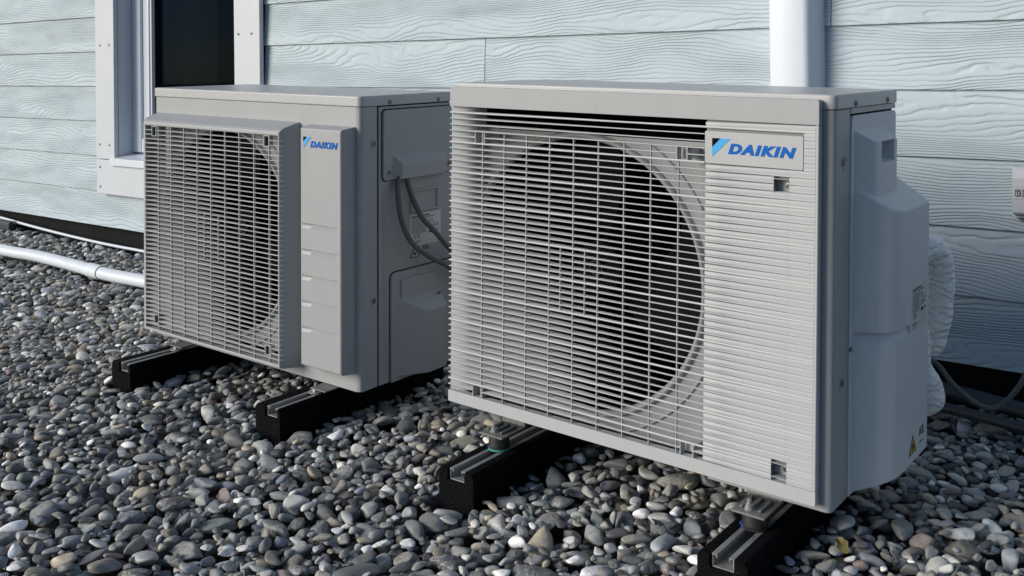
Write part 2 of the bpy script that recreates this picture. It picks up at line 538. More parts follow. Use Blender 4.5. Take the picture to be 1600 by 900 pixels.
PAL = np.array([(0.115, 0.118, 0.120), (0.085, 0.087, 0.090), (0.155, 0.155, 0.152), (0.21, 0.21, 0.205), (0.12, 0.132, 0.150), (0.30, 0.30, 0.29),
                (0.055, 0.056, 0.060), (0.135, 0.128, 0.112), (0.20, 0.175, 0.14), (0.44, 0.44, 0.43), (0.10, 0.112, 0.105), (0.17, 0.135, 0.125)])
PW = np.array([16, 15, 16, 12, 7, 9, 8, 12, 5.0, 6.5, 5, 2.5]); PW = PW / PW.sum()
def pebble_tone():
    c = PAL[rng.choice(len(PAL), p=PW)] * rng.uniform(1.15, 2.95) * np.array([1.0, 1.0, 1.0])
    return (*np.clip(c, 0, 1), rng.uniform(0, 1))

def build_gravel():
    stones = gravel()
    shapes = unit_pebbles()
    fw = np.array([-math.sin(0.651), math.cos(0.651)]); rt = np.array([math.cos(0.651), math.sin(0.651)])
    cp = np.array([1.4956, -1.7342])
    def inframe(s):
        d = np.array([s[0], s[1]]) - cp; D = d @ fw; L = d @ rt
        v = 93.3 + 1554 * (0.7702 - s[2]) / D; u = 800 + 1554 * L / D
        return 0 < u < 1600 and v < 895
    score = sorted(range(len(stones)), key=lambda i: -(stones[i][6] / stones[i][5]) * (1 if inframe(stones[i]) else 0))
    def clear(s):   # not under a unit
        return not (-0.02 < s[0] < 0.90 and s[1] > 0.0 and s[1] < 0.4) and not (-1.2 < s[0] < -0.3 and s[1] > 0.0 and s[1] < 0.4)
    single = set([i for i in score if clear(stones[i])][:300])
    me_single = []
    for k, (V, F) in enumerate(shapes[3]):
        me = bpy.data.meshes.new('pebble'); me.from_pydata(V.tolist(), [], F.tolist()); me.shade_smooth(); me.materials.append(M['pebble_obj'])
        me_single.append(me)
    Vs, Fs, Cs, base = [], [], [], 0
    for i, (x, y, z, R, abc, dist, s) in enumerate(stones):
        sh = int(rng.integers(14)); tone = pebble_tone()
        if i in single:
            o = link('pebble', me_single[sh], ground)
            mm = Matrix(R.tolist()).to_4x4() @ Matrix.Diagonal((*abc, 1)); mm.translation = (x, y, z)
            o.matrix_basis = mm; o.color = tone
            continue
        V, F = shapes[3 if (dist < 2.25) else 2][sh]
        W = (V * abc) @ R.T + np.array([x, y, z])
        Vs.append(W); Fs.append(F + base); base += len(V)
        Cs.append(np.tile(np.array(tone, np.float32), (len(V), 1)))
    V = np.concatenate(Vs).astype(np.float32); F = np.concatenate(Fs).astype(np.int32); C = np.concatenate(Cs)
    me = bpy.data.meshes.new('gravel')
    me.vertices.add(len(V)); me.vertices.foreach_set('co', V.ravel())
    me.loops.add(F.size); me.loops.foreach_set('vertex_index', F.ravel())
    me.polygons.add(len(F)); me.polygons.foreach_set('loop_start', np.arange(0, F.size, 3, dtype=np.int32))
    me.update(calc_edges=True)
    at = me.attributes.new('tone', 'FLOAT_COLOR', 'POINT'); at.data.foreach_set('color', C.astype(np.float32).ravel())
    me.shade_smooth(); me.materials.append(M['pebble'])
    o = link('gravel', me)
    tag(o, 'grey rounded river pebbles covering the ground around the units', 'gravel', kind='stuff')
    print('stones', len(stones), 'tris', len(F))
build_gravel()

# ------------------------------------------------------------------ house wall
WY, WZ0, EX = 1.060, -0.3857, 0.18
house = empty('house', (0, WY, -0.14))
tag(house, 'house wall clad in pale blue-grey wood-grain lap boards with a window', 'house')
def hpart(mb, name, mat, parent=house, **kw):
    mb.v = [(x, y - WY, z + 0.14) for x, y, z in mb.v]
    if parent is not house:
        pass
    return mb.build(name, mat, parent, **kw)
def board(x0, x1, k, zt=None):
    z0 = WZ0 + EX * k
    o = MB().prism_x([(0.0, 0.0), (0.0110, 0.196), (0.0190, 0.196), (0.0100, 0.0)], 0, x1 - x0).build('siding_board', 'siding', house, bevel=0.0012, seg=1)
    o.location = (x0, 0, z0 + 0.14)
JOINT = {2: [-1.9], 3: [-0.2], 4: [-1.2], 5: [0.1], 6: [-0.76], 7: [0.506], 8: [-1.3], 9: [0.9], 10: [-0.5], 11: [0.3], 12: [-1.0], 13: [0.6]}
for k in range(2, 14):
    segs = [(-6.6, 2.6)] if k == 2 else [(-6.6, -3.285), (-1.995, 2.6)]
    for a, b in segs:
        cuts = [a] + [j for j in JOINT[k] if a < j < b] + [b]
        if a < -5: cuts = sorted(cuts + ([-4.9] if k % 2 else []))
        for c, d in zip(cuts, cuts[1:]): board(c + 0.0012, d - 0.0012, k)
hpart(MB().box(-6.6, 2.6, 1.105, 1.13, -0.2, 0.16), 'plinth', 'plinth')
hpart(MB().box(-6.6, -3.13, 1.082, 1.10, 0.1, 2.1).box(-2.155, 2.6, 1.082, 1.10, 0.1, 2.1), 'wall_sheathing', 'plinth')

win = empty('window'); win.parent = house
def wpart(mb, name, mat, **kw):
    return hpart(mb, name, mat, win, **kw)
ZT = 1.75
wpart(MB().box(-3.298, -3.128, 1.030, 1.052, 0.326, ZT), 'casing_board', 'trim', bevel=0.0015, seg=1)
wpart(MB().box(-2.160, -1.983, 1.030, 1.052, 0.326, ZT), 'casing_board', 'trim', bevel=0.0015, seg=1)
wpart(MB().box(-3.296, -1.985, 1.031, 1.053, 0.148, 0.322), 'casing_board', 'trim', bevel=0.0015, seg=1)
wpart(MB().box(-3.298, -1.983, 1.030, 1.052, ZT + 0.003, ZT + 0.17), 'casing_board', 'trim', bevel=0.0015, seg=1)
wpart(MB().box(-3.140, -3.126, 1.0535, 1.165, 0.33, ZT), 'reveal', 'trim')
wpart(MB().box(-2.162, -2.148, 1.0535, 1.165, 0.33, ZT), 'reveal', 'trim')
wpart(MB().box(-3.126, -2.162, 1.0535, 1.165, ZT - 0.02, ZT), 'reveal', 'trim')
wpart(MB().prism_x([(1.012, 0.298), (1.012, 0.334), (1.155, 0.352), (1.155, 0.326), (1.032, 0.318), (1.024, 0.298)], -3.150, -2.140), 'sill', 'upvc', bevel=0.003)
# outer frame: stepped profile of four members
def frame_ring(x0, x1, z0, z1, w, y0, y1, name, mat, bev):
    wpart(MB().box(x0, x0 + w, y0, y1, z0, z1), name, mat, bevel=bev)
    wpart(MB().box(x1 - w, x1, y0, y1, z0, z1), name, mat, bevel=bev)
    wpart(MB().box(x0 + w + .0005, x1 - w - .0005, y0 + .001, y1, z0, z0 + w), name, mat, bevel=bev)
    wpart(MB().box(x0 + w + .0005, x1 - w - .0005, y0 + .001, y1, z1 - w, z1), name, mat, bevel=bev)
frame_ring(-3.1255, -2.163, 0.356, ZT - 0.021, 0.075, 1.128, 1.20, 'frame_member', 'upvc', 0.009)
frame_ring(-3.049, -2.238, 0.432, ZT - 0.097, 0.052, 1.143, 1.20, 'sash_member', 'upvc', 0.007)
frame_ring(-2.996, -2.291, 0.485, ZT - 0.150, 0.014, 1.150, 1.19, 'glazing_bead', 'trim', 0.003)
wpart(MB().box(-2.981, -2.306, 1.168, 1.174, 0.500, ZT - 0.165), 'pane', 'glass', smooth=False)
# dark room behind the pane, with upright slats added for its reflected stripes
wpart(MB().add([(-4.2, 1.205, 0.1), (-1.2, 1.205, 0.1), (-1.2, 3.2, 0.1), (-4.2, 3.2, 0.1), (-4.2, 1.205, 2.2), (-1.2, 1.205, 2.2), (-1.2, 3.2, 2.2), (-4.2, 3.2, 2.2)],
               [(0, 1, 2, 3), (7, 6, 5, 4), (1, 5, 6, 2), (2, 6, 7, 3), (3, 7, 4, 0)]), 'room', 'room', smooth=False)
for k in range(13):
    x = -2.62 - 0.028 * k
    wpart(MB().prism_z([(x, 1.262), (x + 0.010, 1.259), (x + 0.020, 1.268), (x + 0.018, 1.270), (x + 0.010, 1.262), (x + 0.001, 1.265)], 0.52, ZT - 0.16), 'stripe_slat', 'stripe')
for sx in (-3.276, -3.158):
    pass
def screws_y(pts, r, name='screw', mat='screw', adder=wpart):
    for x, y, z in pts:
        mb = MB()
        mb.loft([[(x + rr * math.cos(2 * PI * k / 10), yy, z + rr * math.sin(2 * PI * k / 10)) for k in range(10)] for rr, yy in ((r, y), (r, y - .0015), (r * .5, y - .003))])
        adder(mb, name, mat)
screws_y([(-3.254, 1.03, 0.905), (-3.170, 1.03, 0.905), (-3.262, 1.03, 0.40), (-3.172, 1.03, 0.40), (-3.262, 1.031, 0.285), (-3.262, 1.031, 0.185),
          (-2.128, 1.03, 0.930), (-2.038, 1.03, 0.930)], 0.0075)

# ------------------------------------------------------------------ wall duct, switch box
duct = MB()
prof = [(0.344, 1.062), (0.352, 0.992), (0.358, 0.984), (0.368, 0.980), (0.452, 0.980), (0.462, 0.983), (0.469, 0.990), (0.473, 1.000), (0.488, 1.062)]
duct.prism_z(prof, 0.05, 2.1)
dt = duct.build('wall_duct', 'duct', ang=50)
tag(dt, 'white plastic duct running vertically up the wall behind the front unit', 'duct')
sb = empty('wall_box', (0.972, 1.055, 0.373))
tag(sb, 'small white plastic box on the wall at the edge of the picture', 'switch box')
def box_part(mb, name, mat, **kw): return mb.build(name, mat, sb, **kw)
BW = 0.16
box_part(MB().prism_z(rrect(0, BW, -0.018, 0.004, 0.006, 3, (0, 0, 1, 1)), 0.0, 0.127), 'back_box', 'boxwhite', bevel=0.002)
box_part(MB().prism_x([(-0.0185, 0.006), (-0.033, 0.011), (-0.036, 0.016), (-0.036, 0.100), (-0.034, 0.106), (-0.0185, 0.121)], 0.003, BW - 0.003), 'front_cover', 'boxwhite', bevel=0.0015)
box_part(MB().box(0.007, BW - 0.010, -0.0372, -0.035, 0.048, 0.085), 'inset_panel', 'boxwhite', bevel=0.0008, seg=1)
wb = box_part(MB().prism_y(rrect(0.010, 0.0225, 0.056, 0.073, 0.002, 3), -0.0385, -0.0368), 'indicator_window', 'print')
box_part(MB().prism_y(rrect(0.0118, 0.0207, 0.0582, 0.0708, 0.001, 3), -0.0392, -0.0383), 'indicator_glass', 'sticker')
box_part(MB().box(0.0155, 0.0172, -0.0398, -0.0390, 0.060, 0.069).box(0.0128, 0.0198, -0.0397, -0.0390, 0.0682, 0.0698), 'indicator_mark', 'print', smooth=False)
mk = MB()
for i in range(5):
    for w, x in ((0.006, 0.026), (0.004, 0.034), (0.007, 0.040)):
        mk.box(x, x + w, -0.0376, -0.0370, 0.0545 + i * 0.0042, 0.0567 + i * 0.0042)
box_part(mk, 'printed_text', 'print', smooth=False)

# ------------------------------------------------------------------ rails
def rail(i, label):
    x, zt, y0 = RAILS[i]
    e = empty('support_rail', (x, y0, -0.175))
    tag(e, label, 'support rail', 'black rubber support rails under the units')
    hgt = zt + 0.175
    w = RW if i > 1 else 0.033
    v = RW if i > 1 else 0.060
    pr = [(-v - .003, 0), (-v, 0.03), (-v, hgt - 0.008), (-v + 0.006, hgt), (-0.022, hgt), (-0.0215, hgt - 0.024), (0.0215, hgt - 0.024), (0.022, hgt),
          (w - 0.006, hgt), (w, hgt - 0.008), (w, 0.03), (w + .003, 0)]
    MB().prism_y(pr, 0, RAIL_LEN).build('rubber_block', 'rubber', e, bevel=0.0025, seg=2, limit=20)
    t = 0.0024; a = 0.0205; h0, h1 = hgt - 0.0235, hgt - 0.0005
    ch = [(-a, h0), (a, h0), (a, h1), (a - 0.0095, h1), (a - 0.0095, h1 - 0.006), (a - 0.0095 + t, h1 - 0.006), (a - 0.0095 + t, h1 - t), (a - t, h1 - t), (a - t, h0 + t),
          (-a + t, h0 + t), (-a + t, h1 - t), (-a + 0.0095 - t, h1 - t), (-a + 0.0095 - t, h1 - 0.006), (-a + 0.0095, h1 - 0.006), (-a + 0.0095, h1), (-a, h1)]
    MB().prism_y(ch, 0.006, RAIL_LEN - 0.006).build('metal_channel', 'zinc', e, ang=20)
    return e
R1 = rail(0, 'black rubber rail with steel channel under the far end of the rear unit')
R2 = rail(1, 'black rubber rail with steel channel under the rear unit, nearer its service panel')
R3 = rail(2, 'black rubber rail under the front unit, at its fan end with teal-ringed mount')
R4 = rail(3, 'black rubber rail under the front unit, at the lettered end by the bottom edge')
def rail_bolt(e, i, by):
    x, zt, y0 = RAILS[i]; h = zt + 0.175
    yy = by - y0
    MB().lathe_z([(0.019, h), (0.019, h + 0.0025), (0.0085, h + 0.003)], 0, yy, 20).build('washer', 'zinc', e, ang=25)
    MB().lathe_z([(0.0085, h + 0.003), (0.0085, h + 0.011), (0.0075, h + 0.012)], 0, yy, 6).build('nut', 'zinc', e, ang=25)
    MB().lathe_z([(0.0045, h + 0.011), (0.0045, h + 0.022), (0.0035, h + 0.023)], 0, yy, 12).build('bolt', 'zinc', e, ang=25)
rail_bolt(R1, 0, -0.018); rail_bolt(R2, 1, -0.022)

def mount(i, by, top, label, ring):
    x, zt, y0 = RAILS[i]
    e = empty('vibration_mount', (x, by, zt)); tag(e, label, 'rubber mount', 'rubber mounts under the front unit')
    h = top - zt
    MB().lathe_z([(0.0225, 0.004), (0.0235, 0.007), (0.0225, 0.010), (0.0225, h - 0.006), (0.0215, h - 0.003), (0.018, h)], 0, 0, 28).build('rubber_buffer', 'black', e, ang=40)
    MB().lathe_z([(0.0215, 0.0), (0.024, 0.001), (0.024, 0.0042), (0.0215, 0.0045)], 0, 0, 28).build('ring', ring, e, ang=40)
    MB().prism_z([(-0.027, -0.006), (-0.019, -0.016), (-0.010, -0.021), (-0.010, -0.008), (-0.02, 0.002), (-0.027, 0.002)], 0.0005, 0.0055).build('locking_tab', 'blue_tab', e, bevel=0.0015)
mount(2, -0.032, -0.0265, 'black rubber mount with a teal ring under the front unit', 'teal')
mount(3, -0.034, -0.0405, 'black rubber mount with a blue tab under the lettered end of the front unit', 'black')

# ------------------------------------------------------------------ outdoor units
UW, UH, UD = 0.87, 0.736, 0.349
LR_ = rot3('Z', 0.0052) @ rot3('X', 0.0081) @ rot3('Y', 0.0220)
RR_ = rot3('Z', -0.0025) @ rot3('X', 0.0011) @ rot3('Y', 0.0255)
uL = empty('outdoor_unit', (-1.1873, 0.0025, -0.0160), LR_)
uR = empty('outdoor_unit', (0, 0, 0), RR_)
tag(uL, 'ivory heat pump unit with separate fan grille, partly hidden behind the other unit', 'heat pump', 'heat pump outdoor units')
tag(uR, 'ivory heat pump unit with full-width slatted front and bulging side cover, nearest', 'heat pump', 'heat pump outdoor units')

def arc(cx, cy, r, a0, a1, n=7):
    return [(cx + r * math.cos(math.radians(a0 + (a1 - a0) * k / n)), cy + r * math.sin(math.radians(a0 + (a1 - a0) * k / n))) for k in range(n + 1)]

def ring_panel(x0, x1, z0, z1, cx, cz, r, y, n=96):
    """rectangle in the x-z plane with a round hole, its bell-mouth lip and duct"""
    inner, outer = [], []
    for k in range(n):
        a = 2 * PI * k / n; c, s = math.cos(a), math.sin(a)
        inner.append((cx + r * c, cz + r * s))
        tx = ((x1 - cx) / c) if c > 1e-9 else ((x0 - cx) / c if c < -1e-9 else 1e9)
        tz = ((z1 - cz) / s) if s > 1e-9 else ((z0 - cz) / s if s < -1e-9 else 1e9)
        t = min(tx, tz); outer.append((cx + t * c, cz + t * s))
    mb = MB()
    mb.loft([[(x, y, z) for x, z in outer], [(x, y, z) for x, z in inner]], (False, False))
    # corners of the rectangle
    ks = sorted(range(n), key=lambda k: k)
    for (X, Z) in ((x0, z0), (x1, z0), (x1, z1), (x0, z1)):
        a = math.atan2(Z - cz, X - cx) % (2 * PI)
        k = int(a / (2 * PI) * n); p, q = outer[k % n], outer[(k + 1) % n]
        mb.add([(p[0], y, p[1]), (q[0], y, q[1]), (X, y, Z)], [(0, 1, 2)])
    return mb
def circ_loops(cx, cz, prof, n=96):
    return [[(cx + r * math.cos(2 * PI * k / n), y, cz + r * math.sin(2 * PI * k / n)) for k in range(n)] for r, y in prof]

def fan_parts(u, cx, cz, r, yp):
    MB().loft(circ_loops(cx, cz, [(r + 0.009, yp + 0.0003), (r + 0.006, yp - 0.008), (r + 0.002, yp - 0.0105), (r - 0.002, yp - 0.0085), (r - 0.005, yp - 0.003), (r - 0.007, yp + 0.003)]), (False, False)).build('bell_mouth', 'side_rear', u, ang=60)
    MB().loft(circ_loops(cx, cz, [(r - 0.007, yp + 0.0032), (r - 0.009, yp + 0.02), (r - 0.010, yp + 0.055)]), (False, False)).build('fan_duct', 'fan', u, ang=60)  # inner duct coloured near-black for the shade beyond the lip
    for a0, a1 in ((-72, -24), (30, 58)):
        MB().tube([(cx + (r + .038) * math.cos(math.radians(a)), yp - .001, cz + (r + .038) * math.sin(math.radians(a))) for a in np.linspace(a0, a1, 26)], 0.0032, 8).build('pressed_bead', 'side_rear', u, ang=80)
    fan = empty('fan'); fan.parent = u
    yh = yp + 0.075
    MB().loft(circ_loops(cx, cz, [(0.058, yh + 0.05), (0.060, yh + 0.008), (0.056, yh), (0.02, yh - 0.003), (0.018, yh - 0.008), (0.010, yh - 0.009)], 32)).build('hub', 'fan', fan, ang=40)
    MB().loft(circ_loops(cx, cz, [(0.0165, yh - .0105), (0.0165, yh - .0085), (0.0140, yh - .0085), (0.0140, yh - .0105), (0.0165, yh - .0105)], 24), (False, False)).build('hub_ring', 'conduit', fan, ang=30)
    me = None
    for b in range(3):
        if me is None:
            mb = MB(); nu, nv = 9, 9; g = []
            R0, R1 = 0.054, r - 0.020
            for iu in range(nu):
                s = iu / (nu - 1); rr = R0 + (R1 - R0) * s
                width = math.radians(34 + 62 * s ** 0.8); lead = math.radians(34 * s ** 1.5)
                for iv in range(nv):
                    t = iv / (nv - 1)
                    a = lead + width * (t - 0.5)
                    y = yh + 0.010 + 0.062 * t - 0.02 * math.sin(PI * t) * s
                    g.append((rr * math.cos(a), y, rr * math.sin(a)))
            fs = [(i * nv + j, i * nv + j + 1, (i + 1) * nv + j + 1, (i + 1) * nv + j) for i in range(nu - 1) for j in range(nv - 1)]
            top = [(x, y - 0.0015, z) for x, y, z in g]; bot = [(x, y + 0.0015, z) for x, y, z in g]
            off = len(g)
            rim = [i * nv for i in range(nu)] + [(nu - 1) * nv + j for j in range(1, nv)] + [i * nv + nv - 1 for i in range(nu - 2, -1, -1)] + [j for j in range(nv - 2, 0, -1)]
            F = fs + [tuple(off + i for i in reversed(f)) for f in fs] + [(rim[k], rim[(k + 1) % len(rim)], off + rim[(k + 1) % len(rim)], off + rim[k]) for k in range(len(rim))]
            mb.add(top + bot, F); me = mb.mesh('blade', 'fan', ang=50)
        o = link('blade', me, fan)
        o.matrix_basis = Matrix.Translation((cx, 0, cz)) @ Matrix.Rotation(math.radians(120 * b + 25), 4, 'Y')
    # heat exchanger seen faintly behind the fan
    MB().box(0.02, 0.64, 0.30, 0.335, 0.02, 0.69).build('heat_exchanger', 'core', u, smooth=False)
    MB().box(0.638, 0.644, yp + 0.002, 0.335, 0.012, 0.70).box(0.003, 0.006, yp + 0.002, 0.335, 0.012, 0.70).box(0.003, 0.644, yp + 0.03, 0.335, 0.70, 0.703).build('inner_partition', 'core', u, smooth=False)

def screw_x(u, pts, x, r=0.0065, parent=None):
    me = None
    for y, z in pts:
        if me is None:
            a = MB().loft([[(xx, rr * math.cos(2 * PI * k / 16), rr * math.sin(2 * PI * k / 16)) for k in range(16)] for rr, xx in ((r * 1.0, -0.002), (r * 0.95, 0.0014), (r * 0.6, 0.002), (r * 0.5, 0.0008))])
            me = a.mesh('screw', 'screw', ang=30)
        o = link('screw', me, u); o.location = (x, y, z)
def dimple_x(u, pts, x, r=0.0125):
    me = None
    for y, z in pts:
        if me is None:
            a = MB().loft([[(xx, rr * math.cos(2 * PI * k / 20), rr * math.sin(2 * PI * k / 20)) for k in range(20)] for rr, xx in ((r, -0.0015), (r * 0.97, 0.0012), (r * 0.80, 0.0018), (r * 0.66, 0.0004))], (False, True))
            me = a.mesh('screw_cup', 'ivory', ang=50)
        o = link('screw_cup', me, u); o.location = (x, y, z)
        s = MB().loft([[(xx, rr * math.cos(2 * PI * k / 12), rr * math.sin(2 * PI * k / 12)) for k in range(12)] for rr, xx in ((r * .5, 0.0002), (r * .48, 0.0022), (r * .2, 0.0016))]).build('screw', 'screw', o)

def cabinet(u, seam_y, xfan, mouth_y):
    ZL = 0.7085
    # base pan with folded rim
    MB().prism_z([(0.004, 0.016), (0.008, 0.012), (0.84, 0.004)] + arc(0.836, 0.034, 0.030, -90, 0)[1:] + [(0.866, 0.345), (0.004, 0.345)], 0.003, 0.02).build('base_pan', 'core', u, bevel=0.002)
    # front right column with rounded corner
    t = 0.004
    out = [(xfan, 0.0), (UW - 0.012, 0.0)] + arc(UW - 0.012, 0.012, 0.012, -90, 0)[1:] + [(UW, seam_y - 0.0015)]
    inn = [(UW - t, seam_y - 0.0015)] + list(reversed(arc(UW - 0.012, 0.012, 0.008, -90, 0))) + [(xfan, t)]
    MB().prism_z(out + inn, -0.004, ZL).build('front_column', 'ivory', u, bevel=0.0012, seg=1, ang=40, limit=50)
    # dark sheet added behind the side seams, their shade put into its colour
    MB().box(UW - 0.009, UW - 0.006, seam_y - 0.02, UD - 0.004, 0.004, ZL + 0.004).build('seam_backing', 'core', u, smooth=False)
    # back and left sheets
    MB().box(0.0, UW - 0.012, UD - 0.004, UD, 0.0, ZL).build('back_sheet', 'ivory', u, smooth=False)
    MB().box(0.0, 0.003, mouth_y, UD - 0.005, -0.004, ZL).build('left_sheet', 'ivory', u, smooth=False)
    # lid
    o = 0.0025
    pl = [(-o, mouth_y - 0.014), (UW - 0.012, -o)] + arc(UW - 0.012, 0.012, 0.012 + o, -90, 0)[1:] + [(UW + o, UD + o), (-o, UD + o)]
    pl[0] = (-o, -o)
    MB().loft([[(x, y, 0.7095) for x, y in pl], [(x, y, 0.7125) for x, y in pl], [(x, y, 0.733) for x, y in pl], [(0.435 + (x - 0.435) * 0.9945, 0.174 + (y - 0.174) * 0.986, UH) for x, y in pl]]).build('lid', 'lid', u, bevel=0.0016, seg=2, ang=50, limit=22)
    screw_x(u, [(0.102, 0.717), (0.290, 0.717)], UW + o, 0.0062)
    dimple_x(u, [(0.047, 0.613), (0.047, 0.216)], UW)

def print_x(u, parent, x, y0, y1, z0, z1, seed, name='label_print'):
    """rows of small print on a sticker facing +x (sticker spans y0..y1, z0..z1)"""
    r = random.Random(seed); mb = MB(); X0, X1 = x, x + 0.0003
    h = z1 - z0; w = y1 - y0
    def bar(a, b, c, d): mb.box(X0, X1, y0 + a * w, y0 + b * w, z0 + c * h, z0 + d * h)
    bar(.05, .62, .90, .935); bar(.05, .78, .845, .862)
    for k in range(9):
        z = .80 - k * .048
        a = .05
        while a < .50:
            b = a + r.uniform(.03, .11); bar(a, min(b, .52), z - .018, z); a = b + .018
    for (a, c, s) in ((.60, .66, .12), (.60, .48, .13), (.78, .52, .12)):
        bar(a, a + s, c, c + .012); bar(a, a + s, c + .10, c + .112); bar(a, a + .018, c, c + .112); bar(a + s - .018, a + s, c, c + .112)
    bar(.62, .76, .34, .42); bar(.80, .93, .40, .415); bar(.80, .90, .37, .385)
    bar(.12, .20, .26, .275); bar(.12, .14, .26, .36); bar(.12, .20, .345, .36); bar(.23, .30, .26, .275); bar(.23, .25, .26, .36); bar(.23, .30, .345, .36); bar(.23, .28, .305, .318)
    bar(.05, .34, .14, .155); bar(.05, .30, .11, .125); bar(.05, .28, .05, .062)
    mb.build(name, 'print', parent, smooth=False)

def warn_x(u, x, y0, y1, z0, z1, fill):
    """warning triangle with a flame, facing +x, and the marking beside it"""
    e = empty('warning_label'); e.parent = u
    ym = (y0 + y1) / 2; h = z1 - z0; w = y1 - y0
    MB().prism_x([(y0, z0), (y1, z0), (ym, z1)], x, x + 0.0004).build('triangle_border', 'print', e, smooth=False)
    MB().prism_x([(y0 + .14 * w, z0 + .085 * h), (y1 - .14 * w, z0 + .085 * h), (ym, z1 - .18 * h)], x + .0003, x + 0.0007).build('triangle_field', fill, e, smooth=False)
    fl = [(-.16, .2), (-.2, .32), (-.12, .44), (-.08, .38), (-.03, .62), (.06, .48), (.1, .4), (.13, .46), (.2, .32), (.14, .2), (.05, .16), (.05, .28), (0, .36), (-.06, .26), (-.04, .16)]
    MB().prism_x([(ym + a * w * .9, z0 + b * h) for a, b in fl], x + .0006, x + 0.001).build('flame_symbol', 'print', e, smooth=False)
    me = text_mesh('A2L', 0, w * 0.75, 0, h * 0.45)
    me.materials.clear(); me.materials.append(M['print'])
    o = link('lettering', me, e)
    o.matrix_basis = Matrix.Translation((x, y1 + 0.35 * w, z0 + 0.55 * h)) @ Matrix.Rotation(PI / 2, 4, 'Z')
    MB().box(x, x + .0003, y1 + .45 * w, y1 + .95 * w, z0 + .16 * h, z0 + .21 * h).build('fine_print', 'print', e, smooth=False)

def logo(u, y, tx0, tx1, tz0, tz1, lx0, lx1, lz0, lz1):
    e = empty('logo'); e.parent = u
    w, h = tx1 - tx0, tz1 - tz0
    MB().prism_y([(tx0, tz1), (tx0 + .45 * w, tz1), (tx0, tz1 - .48 * h)], y - .0005, y).build('corner_mark', 'logoblack', e, smooth=False)
    MB().prism_y([(tx0 + .47 * w, tz1), (tx1, tz1), (tx0, tz0), (tx0, tz1 - .50 * h)], y - .0005, y).build('slanted_mark', 'logosky', e, smooth=False)
    me = text_mesh('DAIKIN', lx0, lx1, lz0, lz1, 0.26, 0.062)
    me.materials.clear(); me.materials.append(M['logoblue'])
    o = link('lettering', me, e); o.location = (0, y + 0.0001, 0)

def tail(x, y1):
    """slats are deep at the fan's far side and shallow towards the lettered side"""
    return y1 + float(np.interp(x, [0.0, 0.10, 0.25, 0.38, 0.50, 0.63], [0.001, 0.0, -0.008, -0.021, -0.029, -0.031]))
def slat_mesh(segs, h, y0, y1, name='slat', mat='slat'):
    """one horizontal slat: rounded nose at y0, slimmer at the tail y1; may be interrupted"""
    mb = MB()
    for a, b in segs:
        n = max(1, int((b - a) / 0.09)); loops = []
        for k in range(n + 1):
            x = a + (b - a) * k / n
            t = tail(x, y1)
            loops.append([(x, y0 + .0010, -h / 2), (x, y0, -h * .22), (x, y0, h * .22), (x, y0 + .0010, h / 2), (x, t, h * .33), (x, t, -h * .33)])
        mb.loft(loops)
    return mb.mesh(name, mat, ang=50)
def split(x0, x1, z, holes, m=0.0):
    segs = [(x0, x1)]
    for hx0, hx1, hz0, hz1 in holes:
        if hz0 - m < z < hz1 + m:
            new = []
            for a, b in segs:
                if hx1 <= a or hx0 >= b: new.append((a, b)); continue
                if hx0 > a + .001: new.append((a, hx0))
                if hx1 < b - .001: new.append((hx1, b))
            segs = new
    return segs

